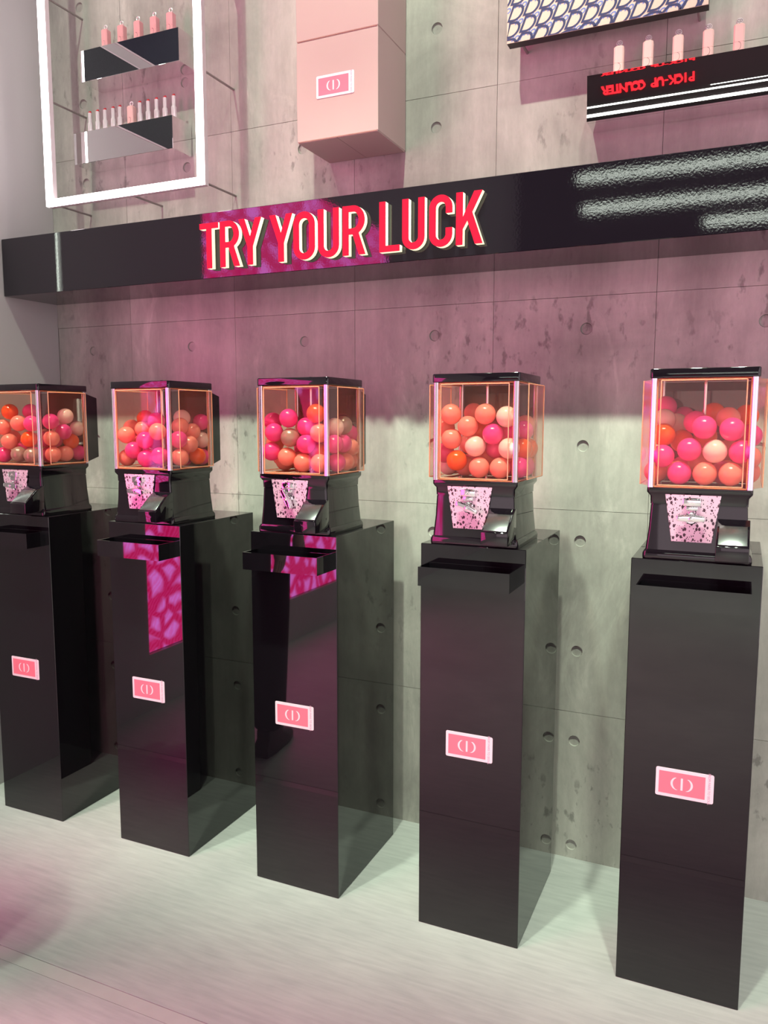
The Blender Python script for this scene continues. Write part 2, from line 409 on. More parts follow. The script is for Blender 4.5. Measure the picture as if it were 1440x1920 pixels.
MB().box(-0.005, 0.0, -0.009, 0.009, 0.02, 2.2).build('diffuser', M_STRIPL, ls)
MB().box(-0.02, -0.005, -0.0115, 0.0115, 0.0, 2.215).build('channel', M_POST, ls)
sc = thing('led_screen', 'large glowing pink patterned screen set in the left wall', 'screen', (X_LEFT - 0.02, -2.4375, 0.255))
MB().box(0, 0.012, -1.055, 1.055, 0.008, 2.357).build('display', M_SCREEN, sc)
MB().box(-0.03, 0.0, -1.0615, 1.0615, 0.001, 2.364).build('casing', M_SLOT, sc)
struct(MB().box(X_LEFT - 0.1, 4.5, -9.0, 0.15, 4.3, 4.4).build('ceiling', M_CEIL))
BALLS = [
 "-579,-656,13261,OF;-761,-784,12763,CF;-63,-785,12895,CF;500,-785,12888,HF;-93,-269,13263,HF;-853,-371,12429,CF;361,-785,12393,OF;-519,-785,12313,CF;-115,-785,11909,GF;449,-785,11887,GF;-783,-785,11887,HF;940,-437,12952,HR;916,193,13122,WR;940,67,12624,HR;747,850,12715,WR;940,-434,12424,CR;832,470,12314,OR;940,-396,11911,CR;927,118,11922,CR;747,850,11919,HR;269,531,12770,WB;-7,-283,11887,HB;-747,850,11887,CB;15,230,11887,WB;452,-278,12384,HB;-940,-140,11887,WB;500,402,11887,OB;-121,350,12368,OB;-498,-375,12004,HB;489,-150,11887,HB;379,230,12356,HB;-940,374,11887,OB;-488,128,11887,WB;-747,850,12449,CB;-270,658,11887,CB;206,850,11887,WB;-784,123,12308,HB;360,850,12377,OB;-191,-159,12355,CB;-241,850,12363,HB",
 "-717,-784,12565,CF;-940,-301,12769,CF;-534,-159,13049,OF;162,-485,12978,HF;-321,-502,12731,CF;447,-785,12673,CF;-27,-785,12420,HF;-464,-785,12120,HF;497,-785,11975,HF;-881,-607,11887,CF;-8,-785,11887,HF;477,285,13067,WR;767,-170,12823,CR;787,351,12662,CR;747,850,12942,HR;940,-469,12442,HR;940,24,12296,CR;747,850,12401,WR;940,-436,11929,CR;940,379,11926,OR;746,850,11887,HR;-571,-324,12319,CB;-940,375,11887,HB;-128,429,12342,HB;11,146,11887,HB;-877,615,12343,HB;-940,-118,12028,HB;-310,583,11887,CB;-444,128,12614,HB;432,441,11887,HB;216,-325,11887,CB;-296,-360,11887,CB;-502,109,11887,CB;366,290,12374,HB;-940,124,12481,HB;634,-29,11887,WB;-747,850,11887,CB;127,850,11887,CB;235,850,12390,HB;-421,850,12312,HB",
 "-940,-439,12965,HF;-237,-785,13059,HF;-694,-785,12678,HF;-198,-783,12547,GF;176,-577,12834,HF;593,-784,13180,OF;691,-785,12679,CF;-783,-785,12171,HF;-296,-785,12031,CF;283,-785,12379,HF;188,-785,11887,CF;698,-785,11887,CF;-603,-401,11887,CF;824,-183,12820,WR;808,342,12876,GR;746,850,12631,HR;940,55,12380,HR;940,-314,11887,HR;940,199,11887,CR;746,850,11887,CR;940,-455,12382,HR;-940,-351,12390,CF;913,549,12259,CR;420,22,12441,HB;-591,850,11887,CB;337,455,12705,OB;419,54,11887,WB;186,850,12414,CB;38,-323,12390,HB;-544,467,12227,HB;-322,850,12494,OB;-940,-29,11990,CB;-156,150,12342,CB;426,518,12105,CB;-93,-328,11887,CB;-78,850,11887,WB;496,-385,12137,OB;-451,89,11887,CB;-5,342,11887,WB;-940,473,11887,HB",
 "-664,-785,13157,CF;-236,-785,12869,CF;193,-785,13159,CF;717,-785,13097,WF;388,-785,12684,HF;-647,-785,12562,CF;-45,-785,12391,WF;-508,-785,12045,OF;62,-785,11887,CF;576,-785,11887,CF;783,-785,12356,WF;-372,75,13192,CF;-940,-461,12832,CF;-922,-532,12213,HF;-940,-140,11887,WF;-454,-302,11887,CF;885,116,12758,HR;747,850,12899,CR;940,-160,12328,OR;747,850,12391,WR;940,-423,11887,HR;747,850,11887,CR;-84,-310,12743,OF;61,-37,12124,CF;686,-369,12723,HF;344,-405,12342,HF;261,850,12047,WB;537,398,12002,HB;-747,850,12401,CB;326,566,12471,WB;-747,850,11887,CB;-940,374,11887,CB;499,-162,11887,CB;-120,850,12392,CB;940,379,12320,OB;-453,210,11916,HB;940,102,11887,HB;494,82,12406,CB;-235,850,11887,CB;37,416,11887,WB",
 "40,-785,12869,HF;586,-785,12831,HF;-237,-785,12395,HF;274,-785,12365,WF;-419,-785,11887,HF;92,-785,11887,CF;603,-785,11887,CF;-783,-785,12245,HF;-801,-479,12703,OF;-444,-136,12562,OF;-163,-326,12979,HF;490,-333,13055,CF;-598,369,12928,WF;-834,-78,13023,WF;-870,546,13327,HF;-487,846,13088,HF;169,432,13164,OF;856,298,13117,OF;783,-785,12361,HF;-875,127,11887,WF;-42,-340,12104,CF;940,-95,12690,HF;940,-317,12227,CF;940,67,11887,CF;35,27,12656,OF;426,-302,11887,HB;-935,509,12222,WB;-249,850,11887,CB;-747,850,11887,CB;-940,-451,11887,CB;500,850,12339,CB;-488,-209,11887,CB;747,850,11887,WB;163,436,12265,OB;249,850,11887,CB;490,310,11887,CB;-431,375,11959,HB;-97,850,12424,CB;11,123,11887,CB;940,482,12190,CB",
]

# ------------------------------------------------------------------ black sign fascia with lit letters
FZ0, FZ1, FY = 1.726, 1.918, -0.236
fa = thing('sign_fascia', 'long glossy black beam with glowing red lettering across the concrete wall', 'sign', (0.5, 0, FZ0))
MB().box(X_LEFT - 0.5 + 0.002, 2.2, FY, -0.0, 0, FZ1 - FZ0).build('beam', M_FASCIA, fa, bevel=0.0012, seg=1, smooth=False)
def arc(cx_, cz_, rx, rz, a0, a1, n=14):
    return [(cx_ + rx*math.cos(math.radians(a0 + (a1-a0)*i/n)), cz_ + rz*math.sin(math.radians(a0 + (a1-a0)*i/n))) for i in range(n+1)]
def glyph(ch, w_, h, s):
    r = w_/2; t = s*0.9
    if ch == 'T': return [[(w_/2-s/2,0),(w_/2+s/2,0),(w_/2+s/2,h-t),(w_,h-t),(w_,h),(0,h),(0,h-t),(w_/2-s/2,h-t)]]
    if ch == 'L': return [[(0,0),(w_,0),(w_,t),(s,t),(s,h),(0,h)]]
    if ch == 'Y': return [[(w_/2-s/2,0),(w_/2+s/2,0),(w_/2+s/2,.40*h),(w_,h),(w_-1.1*s,h),(w_/2,.60*h),(1.1*s,h),(0,h),(w_/2-s/2,.40*h)]]
    if ch == 'O': return [arc(r,r,r,r,180,360)+arc(r,h-r,r,r,0,180), arc(r,r,r-s,r-s,180,360)+arc(r,h-r,r-s,r-s,0,180)]
    if ch == 'U': return [[(0,h)]+arc(r,r,r,r,180,360)+[(w_,h),(w_-s,h)]+arc(r,r,r-s,r-s,360,180)+[(s,h)]]
    if ch == 'C': return [[(w_,.64*h)]+arc(r,h-r,r,r,0,180)+arc(r,r,r,r,180,360)+[(w_,.36*h),(w_-s,.36*h)]+arc(r,r,r-s,r-s,360,180)+arc(r,h-r,r-s,r-s,180,0)+[(w_-s,.64*h)]]
    if ch == 'R':
        b = .42*h; q = (h-b)/2
        return [[(0,0),(s,0),(s,b),(.44*w_,b),(w_-1.1*s,0),(w_,0),(.70*w_,b+.02*h)]+arc(.97*w_-q*.9,b+q,q*.9,q,-60,90)+[(0,h)],
                [(s,b+t),(.5*w_,b+t)]+arc(.97*w_-q*.9,b+q,q*.9-s,q-t,-80,90)+[(s,h-t)]]
    if ch == 'K': return [[(0,0),(s,0),(s,.30*h),(.42*w_,.46*h),(w_-1.15*s,0),(w_,0),(.60*w_,.61*h),(.97*w_,h),(.97*w_-1.2*s,h),(s,.52*h),(s,h),(0,h)]]
LET = [('T',-.3028,-.2368),('R',-.2301,-.1615),('Y',-.1634,-.0866),('Y',-.0576,.0173),('O',.0212,.0901),('U',.1005,.1661),('R',.1782,.2471),
       ('L',.2893,.3485),('U',.3564,.4199),('C',.4334,.497),('K',.5075,.5792)]
LH = 0.131
for ch, xa, xb in LET:
    g = glyph(ch, xb - xa, LH, 0.0178)
    o = link('letter', curve_mesh('letter', g, 0.015, M_LSIDE), fa, (xa - 0.5, FY - 0.0195, 1.7505 - FZ0))
    link('letter_face', curve_mesh('letter_face', g, 0.003, M_LRED), o, (-0.0005, -0.0031, 0.0003))
    o['label'] = 'glowing red capital ' + ch

# ------------------------------------------------------------------ pedestals with stickers and trays
PWD, PDP, PHT, PYF = 0.2636, 0.3725, 1.0, -0.4682
PX = [-1.0106, -0.5038, 0.0, 0.4989, 0.9982]
NTH = ['leftmost', 'second from the left', 'middle', 'second from the right', 'rightmost']
def emblem_loops(k):
    "interlaced round C and D with one upright bar, k = height"
    R = k/2
    L1 = [(-0.30*k + 1.02*R*math.cos(math.radians(a))*0.95, R*math.sin(math.radians(a))) for a in range(112, 263, 10)] 
    L2 = [(-0.22*k + 0.86*R*math.cos(math.radians(a))*0.95, 0.97*R*math.sin(math.radians(a))) for a in range(262, 111, -10)]
    bar = [(-0.075*k, -R*.93), (0.075*k, -R*.93), (0.075*k, R*.93), (-0.075*k, R*.93)]
    return [L1 + L2, bar, [(-x, z) for x, z in reversed(L1 + L2)]]
def sticker(parent, w_, h, loc):
    "white card with pink field, emblem and upright line of print; faces -y"
    rr = 0.004
    lp = arc(w_/2-rr, h/2-rr, rr, rr, 0, 90, 4) + arc(-w_/2+rr, h/2-rr, rr, rr, 90, 180, 4) + arc(-w_/2+rr, -h/2+rr, rr, rr, 180, 270, 4) + arc(w_/2-rr, -h/2+rr, rr, rr, 270, 360, 4)
    o = link('sticker', curve_mesh('sticker', [lp], 0.0008, M_STKW), parent, loc)
    o['label'] = 'pink and white printed card'
    fx0, fx1, fz = -w_*.445, w_*.355, h*.385
    MB().box(fx0, fx1, -0.0003, 0.0, -fz, fz).build('pink_field', M_STKP, o)
    k = h*0.45
    e = link('emblem', curve_mesh('emblem', emblem_loops(k), 0.0003, M_STKW), o, ((fx0+fx1)/2, -0.0006, 0)); e.scale = (1.0, 1, 1)
    t = text_mesh('lettering', 'FROM PARIS TO SEOUL', h*0.105, 0.0002, M_STKT)
    t.transform(Matrix.Rotation(PI/2, 4, 'Y'))
    link('lettering', t, o, (w_*.42, -0.0002, 0))
    return o
def tray_mesh():
    w_, d, h, t = 0.112, 0.0692, 0.046, 0.003
    mb = MB()
    mb.box(-w_, w_, -d, 0, 0, t); mb.box(-w_, w_, -d, -d + t, t, h); mb.box(-w_, w_, -t, 0, t, h)
    mb.box(-w_, -w_ + t, -d + t, -t, t, h); mb.box(w_ - t, w_, -d + t, -t, t, h)
    return mb
def make_pedestal(i):
    c = PX[i] + PWD/2
    t = thing('pedestal', '%s tall glossy black pedestal with pink card on front' % NTH[i], 'pedestal', (c, PYF + PDP/2, 0), 'black pedestals in a row')
    MB().box(-PWD/2, PWD/2, -PDP/2, PDP/2, 0, PHT).build('column', M_BLACK, t, bevel=0.0012, seg=1, smooth=False)
    tray_mesh().build('tray', M_BLACK, t, loc=(0, -PDP/2, 0.908), smooth=False)
    sticker(t, 0.1205, 0.066, (-0.0008, -PDP/2 - 0.0009, 0.4995))
    return t
for i in range(5): make_pedestal(i)

# ------------------------------------------------------------------ gumball machines
CY = -0.362
CX = [x + 0.1318 for x in PX]; CX[1] -= 0.004
def rr_ring(hx, hy, z, r, oy=0.0, n=4):
    out = []
    for sx, sy, a0 in ((1,1,0),(-1,1,90),(-1,-1,180),(1,-1,270)):
        for i in range(n+1):
            a = math.radians(a0 + 90*i/n); out.append((sx*(hx-r) + r*math.cos(a), oy + sy*(hy-r) + r*math.sin(a), z))
    return out
def panel_shell(w0, w1, zb0, zt0, zb1, zt1, depth, black=False):
    "shallow tray facing -y: base rectangle at y=0 (half width w0), outer face at y=-depth (half width w1)"
    a = [(-w0,0,zb0),(w0,0,zb0),(w0,0,zt0),(-w0,0,zt0)]; b = [(-w1,-depth,zb1),(w1,-depth,zb1),(w1,-depth,zt1),(-w1,-depth,zt1)]
    return MB().add(a + b, [(4,5,6,7)] + [(i, (i+1)%4, 4+(i+1)%4, 4+i) for i in range(4)]), a, b
def make_machine(i, ang):
    t = thing('gumball_machine', '%s black capsule vending machine with peach tinted globe of balls' % NTH[i], 'vending machine', (CX[i], CY, PHT), 'vending machines on the pedestals')
    # plinth flange with rounded corner feet
    MB().loft([rr_ring(.109,.1015,0,.008), rr_ring(.110,.1025,.002,.008), rr_ring(.110,.1025,.013,.008), rr_ring(.1065,.099,.0205,.008)]).build('plinth', M_MBLK, t, smooth=True)
    # tapering body, groove, collar
    MB().loft([rr_ring(.1045,.0975,.0206,.006), rr_ring(.0995,.0955,.07,.006), rr_ring(.097,.0945,.1185,.006)]).build('body', M_MBLK, t, smooth=True)
    MB().loft([rr_ring(.0962,.0938,.1186,.006), rr_ring(.0962,.0938,.1206,.006), rr_ring(.0978,.0950,.1208,.006), rr_ring(.0985,.0955,.138,.006), rr_ring(.1045,.0990,.1455,.006), rr_ring(.1055,.0995,.1475,.006), rr_ring(.1055,.0995,.1565,.006)]).build('collar', M_MBLK, t, smooth=True)
    # side chute: hood with sloping flap at the lower right of the front
    prof = [(-.092,.014),(-.166,.014),(-.1665,.016),(-.1665,.0435),(-.1655,.0455),(-.119,.083),(-.116,.0845),(-.099,.094),(-.092,.094)]
    MB().loft([[(x, y, z) for y, z in prof] for x in (.040, .103)]).build('chute', M_MBLK, t, bevel=.0022)
    s = Vector((0, -.119 + .1655, .083 - .0455)).normalized()
    nrm = Vector((0, -s.z, s.y))
    P0 = Vector((0, -.1655, .0455)) + s*.003 + nrm*.0004; P1 = Vector((0, -.119, .083)) - s*.002 + nrm*.0004
    fl_ = [(.0435, P0), (.0995, P0), (.0985, P1), (.0445, P1)]
    MB().loft([[(x, *(q + nrm*h)[1:]) for x, q in fl_] for h in (-.001, .0018)]).build('flap', M_FLAP, t, bevel=.0008)
    # speckled coin plate with slot and turning handle
    pl = [(-.0670,.143),(.0450,.143),(.0300,.041),(-.0510,.041)]
    pm = MB().prism([(x, z) for x, z in pl], -.0995, -.0965).build('coin_plate', M_SPOT, t, bevel=.0006, seg=1)
    pm['label'] = 'pink metal plate speckled with dark spots'
    cs = MB().box(-.030, .006, -.1095, -.0993, .1195, .1365).build('coin_slot', M_CHROME, t, bevel=.002)
    MB().box(-.022, -.002, -.1085, -.1015, .1362, .1368).build('slot', M_SLOT, cs)
    MB().add([(-.0185,-.1099,.1245),(-.0165,-.1099,.1245),(-.012,-.1099,.1298),(-.012,-.1099,.1318)], [(0,1,2,3)]).add([(-.0055,-.1099,.1245),(-.0075,-.1099,.1245),(-.012,-.1099,.1298),(-.012,-.1099,.1318)], [(3,2,1,0)]).build('arrow_mark', M_HOUS, cs)
    MB().box(-.0245, .0005, -.1075, -.0993, .110, .1195).build('slot_base', M_CHROME, t, bevel=.0015)
    hd = MB().lathe([(.0135,0),(.0135,.004),(.011,.006),(.011,.010)], 20, (0,0,0), 'y').build('handle', M_CHROME, t, smooth=True, loc=(-.0125,-.0993,.0935))
    pts = []
    for k in range(13):
        x = -.028 + .056*k/12; pts.append((x, .0035*(1 - (x/.028)**2)))
    bar = MB().prism([(x, z + .0058) for x, z in pts] + [(x, -z*.4 - .0052) for x, z in reversed(pts)], -.021, -.009).build('grip', M_CHROME, hd, bevel=.0016)
    MB().lathe([(.0042,0),(.0042,.0225),(.002,.0235)], 14, (0,0,0), 'y').build('hub_bolt', M_CHROME, hd, smooth=True)
    hd.rotation_euler = (0, math.radians(ang), 0)
    # posts and lid
    for sx in (-1, 1):
        for sy in (-1, 1):
            MB().loft([rr_ring(.0058,.0058,.1567,.0025), rr_ring(.0058,.0058,.391,.0025)]).build('corner_post', M_POST, t, smooth=True, loc=(sx*.0985, sy*.0935, 0))
            if sy < 0:
                for dx in (-.0022, .0022):
                    MB().box(dx-.0007, dx+.0007, -.0066, -.0055, .157, .391).build('post_ridge', M_CHROME, t, loc=(sx*.0985, sy*.0935, 0))
    lid = MB().loft([rr_ring(.1065,.1005,.3905,.006), rr_ring(.108,.102,.392,.007), rr_ring(.108,.102,.4085,.007), rr_ring(.1065,.1005,.4105,.006), rr_ring(.09,.084,.4115,.006)]).build('lid', M_MBLK, t, smooth=True)
    MB().lathe([(.011,0),(.011,.004),(.007,.006)], 16, (0,0,.4114)).build('lid_lock', M_CHROME, lid, smooth=True)
    MB().tube((0,0,.157), (0,0,.3904), .0035, 12).build('centre_rod', M_CHROME, t, smooth=True)
    # clear bulging panes in front and at both sides, black one behind
    for nm, rz, off, w0, w1, dep, black in (('front_pane', 0, .0935, .0920, .0835, .012, 0), ('side_pane', PI/2, .0985, .0868, .0765, .024, 0), ('side_pane', -PI/2, .0985, .0868, .0765, .024, 0), ('back_cover', PI, .0935, .0915, .086, .0690, 1)):
        mb, a, b = panel_shell(w0, w1, .158, .389, .1625 if not black else .176, .3855 if not black else .372, dep)
        o = mb.build(nm, M_MBLK if black else M_ACR, t, smooth=False)
        o.rotation_euler = (0, 0, rz); o.location = Vector((0, -off, 0)); o.location.rotate(Matrix.Rotation(rz, 3, 'Z'))
        sol = o.modifiers.new('thickness', 'SOLIDIFY'); sol.thickness = 0.0022; sol.offset = 0
        if not black:
            rim = MB()
            for q in (a, b):
                for k in range(4):
                    rim.tube(q[k], q[(k+1)%4], .0013 if q is b else .0017, 6)
            rim.build('rim', M_RIM, o, smooth=True)
    return t
for i, ang in enumerate((4, 3, 62, 22, 0)): make_machine(i, ang)

# ------------------------------------------------------------------ balls
def ball_mesh(col):
    prof = []
    r = 0.0250
    for k in range(25):
        a = -PI/2 + PI*k/24
        rr = r*math.cos(a)
        if k == 12: rr -= 0.0002
        prof.append((max(rr, 1e-5), r*math.sin(a)))
    return MB().lathe(prof, 32).mesh('ball', BALLM[col], smooth=True)
BM_ = {k: ball_mesh(k) for k in BALLM}
CN = {'H': 'hot pink', 'C': 'coral', 'O': 'orange', 'W': 'blush white', 'G': 'champagne grey'}
ORD = ['highest', 'second highest', 'third highest', 'fourth highest', 'fifth highest', 'sixth highest', 'seventh highest', 'eighth highest', 'ninth highest', 'tenth highest', 'eleventh highest', 'twelfth highest']
MN = ['leftmost', 'second leftmost', 'middle', 'second rightmost', 'rightmost']
rb = random.Random(3)
for i, s in enumerate(BALLS):
    bl = []
    for q in s.split(';'):
        x, y, z, c = q.split(','); bl.append((int(x)/1e4, int(y)/1e4, int(z)/1e4, c[0], c[1]))
    for pane in 'FRB':
        for col in CN:
            sel = sorted([b for b in bl if b[3] == col and b[4] == pane], key=lambda b: -b[2])
            for k, b in enumerate(sel):
                o = link('ball', BM_[col], None, (CX[i] + b[0], CY + b[1], b[2] - 0.0005))
                o.rotation_euler = (rb.uniform(0, 6), rb.uniform(0, 6), rb.uniform(0, 6))
                if pane == 'B': lab = '%s plastic ball buried at the back of the %s machine' % (CN[col], MN[i])
                else:
                    pn = 'front' if pane == 'F' else 'right side'
                    if len(sel) == 1: lab = 'only %s ball seen through the %s pane of the %s machine' % (CN[col], pn, MN[i])
                    else: lab = '%s %s ball seen through the %s pane of the %s machine' % (ORD[k], CN[col], pn, MN[i])
                tag(o, lab, 'ball', 'plastic balls in the %s machine' % MN[i])

# ------------------------------------------------------------------ pink cartons fixed to the wall
def carton(z0, z1, label):
    t = thing('cardboard_box', label, 'box', (0.1285, -0.0985, z0), 'pink cartons on the wall')
    hx, hy, h = .1275, .0965, z1 - z0
    b = 0.0015
    rings = []
    for z, e in ((0,0),(.006,.0),(h*.5,b),(h-.006,0),(h,0)):
        rings.append([(-hx-e*.3,-hy-e,z),(hx+e*.3,-hy-e,z),(hx+e*.3,hy,z),(-hx-e*.3,hy,z)])
    MB().loft(rings).build('carton', M_CARD, t, bevel=.0012, seg=1, smooth=False)
    for sx in (-1, 1):
        MB().box(min(sx*.0008, sx*hx*.985), max(sx*.0008, sx*hx*.985), -hy*.985, hy*.985, -.0026, -.0002).build('bottom_flap', M_CARD, t)
    MB().box(-hx*.97, hx*.97, -hy-.0006, -hy+.002, -.0014, .0002).build('cut_edge', M_KRAFT, t)
    return t
c1_ = carton(2.092, 2.3600, 'lower pink cardboard box with a logo card, mounted on the wall above the sign')
sticker(c1_, 0.119, 0.060, (-0.0035, -0.0965 - 0.0026, 0.138))
carton(2.3635, 2.6320, 'upper pink cardboard box stacked on the one with the logo card')

# ------------------------------------------------------------------ neon frame on stand-off rods
fx0, fx1, fz0, fz1, fy = -0.991, -0.338, 2.020, 3.040, -0.190
nf = thing('neon_frame', 'glowing white rectangular light frame standing off the wall', 'light frame', ((fx0+fx1)/2, fy, fz0))
ox = (fx0+fx1)/2; tw = 0.0225
for a, b, c, d in ((fx0, fx0+tw, fz0, fz1), (fx1-tw, fx1, fz0, fz1), (fx0+tw, fx1-tw, fz0, fz0+tw), (fx0+tw, fx1-tw, fz1-tw, fz1)):
    o = MB().box(a-ox, b-ox, 0, .012, c-fz0, d-fz0).build('light_bar', M_NEON, nf, bevel=.002)
    MB().box(a-ox, b-ox, .0122, .030, c-fz0, d-fz0).build('housing', M_HOUS, o)
for x, z in ((-.974, 2.031), (-.653, 2.031), (-.349, 2.031), (-.979, 2.368), (-.349, 2.362), (-.979, 2.697), (-.349, 2.697), (-.974, 3.029), (-.653, 3.029), (-.349, 3.029)):
    MB().tube((x-ox, .030, z-fz0), (x-ox, 0.1912, z-fz0), .0035, 10).build('standoff_rod', M_STEEL, nf, smooth=True)

# ------------------------------------------------------------------ mirror shelves
def mirror_shelf(x0, x1, z0, z1, label, wavy=False):
    t = thing('mirror_shelf', label, 'shelf', ((x0+x1)/2, 0, z0), 'mirror polished wall shelves')
    h = z1 - z0; hw = (x1-x0)/2; d = 0.100
    if not wavy:
        MB().box(-hw, hw, -d, 0, 0, h).build('box', M_MIRROR, t, bevel=.0008, seg=1, smooth=False)
        return t
    MB().box(-hw, hw, -d + .020, 0, 0, h).build('box', M_MIRROR, t, bevel=.0006, seg=1, smooth=False)
    # thin front sheet, slightly dished so that it turns the picture of the hall upside down
    key = [(0.0, .100), (.09, .066), (.20, .062), (.29, .083), (.50, .114), (.58, .15), (.64, .185), (.70, .206), (.77, .228), (.81, .242), (.90, .253), (1.0, .32)]   # (down the face, wanted rise of mirrored ray)
    def rise(tt):
        for (a, u), (b, v) in zip(key, key[1:]):
            if tt <= b:
                k = (tt-a)/(b-a); k = k*k*(3-2*k); return u + (v-u)*k
        return key[-1][1]
    n = 72; ys = [0.0]
    for k in range(n):
        tt = (k+.5)/n; z = h*(1-tt)
        inc = (z0 + z - CAM.z)/2.18
        tilt = (math.atan(inc) - math.atan(rise(tt)))/2      # >0: leaning face down
        ys.append(ys[-1] + math.tan(tilt)*h/n)
    m_ = min(ys); ys = [y - m_ for y in ys]
    for k in range(n+1): pass
    front = [(-d + ys[k] - .004, h*(1 - k/n)) for k in range(n+1)]
    mb = MB()
    A = [(-hw, y, z) for y, z in front]; B = [(hw, y, z) for y, z in front]
    A2 = [(-hw, -d + .0198, z) for y, z in front]; B2 = [(hw, -d + .0198, z) for y, z in front]
    N_ = n + 1
    mb.add(A + B + A2 + B2, [(k, k+1, N_+k+1, N_+k) for k in range(n)] + [(2*N_+k, 3*N_+k, 3*N_+k+1, 2*N_+k+1) for k in range(n)] +
           [(k, 2*N_+k, 2*N_+k+1, k+1) for k in range(n)] + [(N_+k, N_+k+1, 3*N_+k+1, 3*N_+k) for k in range(n)] +
           [(0, N_, 3*N_, 2*N_), (n, 2*N_+n, 3*N_+n, N_+n)])
    mb.build('front_sheet', M_MIRROR, t, smooth=True)
    return t
mirror_shelf(-.899, -.486, 2.4375, 2.538, 'upper mirror shelf inside neon frame carrying five pink lipstick cases')
mirror_shelf(-.943, -.520, 2.175, 2.278, 'lower mirror shelf inside neon frame carrying a row of lipsticks')
mirror_shelf(.802, 1.262, 2.066, 2.174, 'mirror shelf under the patterned board reflecting the counter sign', True)

# ------------------------------------------------------------------ lipsticks
def case(x, y, z, label, group, mat, w_=.0125, h=.069, disc=False):
    t = thing('lipstick_case', label, 'lipstick', (x, y, z), group)
    c = .0035
    def ring(zz, e): return [(-w_+e+c,-w_+e,zz),(w_-e-c,-w_+e,zz),(w_-e,-w_+e+c,zz),(w_-e,w_-e-c,zz),(w_-e-c,w_-e,zz),(-w_+e+c,w_-e,zz),(-w_+e,w_-e-c,zz),(-w_+e,-w_+e+c,zz)]
    MB().loft([ring(0,.0004), ring(.001,0), ring(h*.42,0), ring(h*.42+.0006,.0006), ring(h*.42+.0012,0), ring(h-.004,0), ring(h,.003)]).build('case', mat, t)
    MB().lathe([(.0035,0),(.0035,.004)], 12, (0,0,h-.0005)).build('stem', M_CHROME, t, smooth=True)
    if disc:
        o = MB().lathe([(.0068,-.003),(.0080,-.001),(.0080,.001),(.0068,.003)], 20, (0,0,h+.0085), 'y').build('medallion', M_SATIN, t, smooth=True)
        me = text_mesh('mark', 'CD', .0085, .0004, M_INK); link('mark', me, o, (0, -.0036, h+.0085))
    else:
        MB().torus((0,0,h+.0088), .0060, .0019, 20, 8).build('ring', M_SATIN, t, smooth=True)
    e = MB(); 
    lp = arc(-.001, 0, .0065, .0095, -90, 90, 10); li = arc(-.001, 0, .0058, .0088, 90, -90, 10)
    link('emblem', curve_mesh('emblem', [lp + li], .0003, M_INK if disc else M_CHROME), t, (0, -w_ - .0004, .022))
    return t
def bullet(x, y, z, label, group):
    t = thing('lipstick', label, 'lipstick', (x, y, z), group)
    MB().lathe([(.0085,0),(.0088,.001),(.0088,.038),(.0080,.042)], 18).build('tube', M_SATIN, t, smooth=True)
    MB().lathe([(.0066,.042),(.0064,.0435),(.0064,.0745),(.0058,.0750)], 16).build('cartridge', M_SATIN, t, smooth=True)
    n = 14
    rings = [[(.0054*math.cos(2*PI*k/n), .0054*math.sin(2*PI*k/n), .0748) for k in range(n)], [(.0052*math.cos(2*PI*k/n), .0052*math.sin(2*PI*k/n), .0785 + .0022*math.cos(2*PI*k/n)) for k in range(n)]]
    MB().loft(rings).build('lipstick_tip', M_RED, t, smooth=True)
    return t
PL = ['leftmost', 'second from left', 'middle', 'second from right', 'rightmost']
for k, x in enumerate((-.8187, -.7492, -.6793, -.6114, -.5448)):
    case(x, -.060, 2.538, '%s of five pink lipstick cases on the upper mirror shelf' % PL[k], 'pink cases on the upper shelf', M_LSP)
for k, x in enumerate((-.904, -.869, -.836, -.800, -.770)):
    bullet(x, -.060, 2.278, '%s chrome lipstick left of the pink case on the lower shelf' % PL[k], 'chrome lipsticks on the lower shelf')
case(-.7195, -.060, 2.278, 'single pale pink lipstick case between chrome lipsticks on lower shelf', None, M_LSP2)
for k, x in enumerate((-.684, -.649, -.614, -.579, -.543)):
    bullet(x, -.060, 2.278, '%s chrome lipstick right of the pink case on the lower shelf' % PL[k], 'chrome lipsticks on the lower shelf')
for k, x in enumerate((.8735, .9445, 1.0155, 1.085, 1.154)):
    case(x, -.060, 2.174, '%s pale pink lipstick case on the mirror shelf under the patterned board' % PL[k], 'pale pink cases on the right shelf', M_LSP2, disc=True, h=.074)

# ------------------------------------------------------------------ monogram board
M_CREAM = plain('cream_canvas', (0.72, 0.62, 0.50), 0.6, noise=0.06, nscale=300)
M_NAVY = plain('navy_print', (0.030, 0.035, 0.13), 0.6, noise=0.1)
M_LBLUE = plain('blue_print', (0.16, 0.24, 0.58), 0.6, noise=0.1)
M_BSIDE = plain('board_black', (0.02, 0.018, 0.018), 0.5, noise=0.1)
bx0, bx1, bz0, bz1 = .588, 1.084, 2.291, 2.80
bd = thing('monogram_board', 'cream board printed all over with slanted blue lettering, above the right shelf', 'board', ((bx0+bx1)/2, -.0840, bz0))
bo = (bx0+bx1)/2
MB().box(bx0-bo, bx1-bo, -.0155, .0160, 0, bz1-bz0).build('panel', M_BSIDE, bd)
pr = MB().box(bx0-bo, bx1-bo, -.0162, -.0155, 0, bz1-bz0).build('printed_face', M_CREAM, bd)
for x, z in ((bx0+.030, bz0+.012), (bx1-.025, bz0+.012), (bx0+.030, bz1-.012), (bx1-.025, bz1-.012)):
    MB().tube((x-bo, .016, z-bz0), (x-bo, .084, z-bz0), .004, 10).build('standoff_rod', M_STEEL, bd, smooth=True)
D_big = text_mesh('D', 'D', .058, .0002, M_NAVY, shear=.42, offset=.0)
word = text_mesh('ior', 'ior', .028, .0002, M_NAVY, shear=.42, offset=.0004)
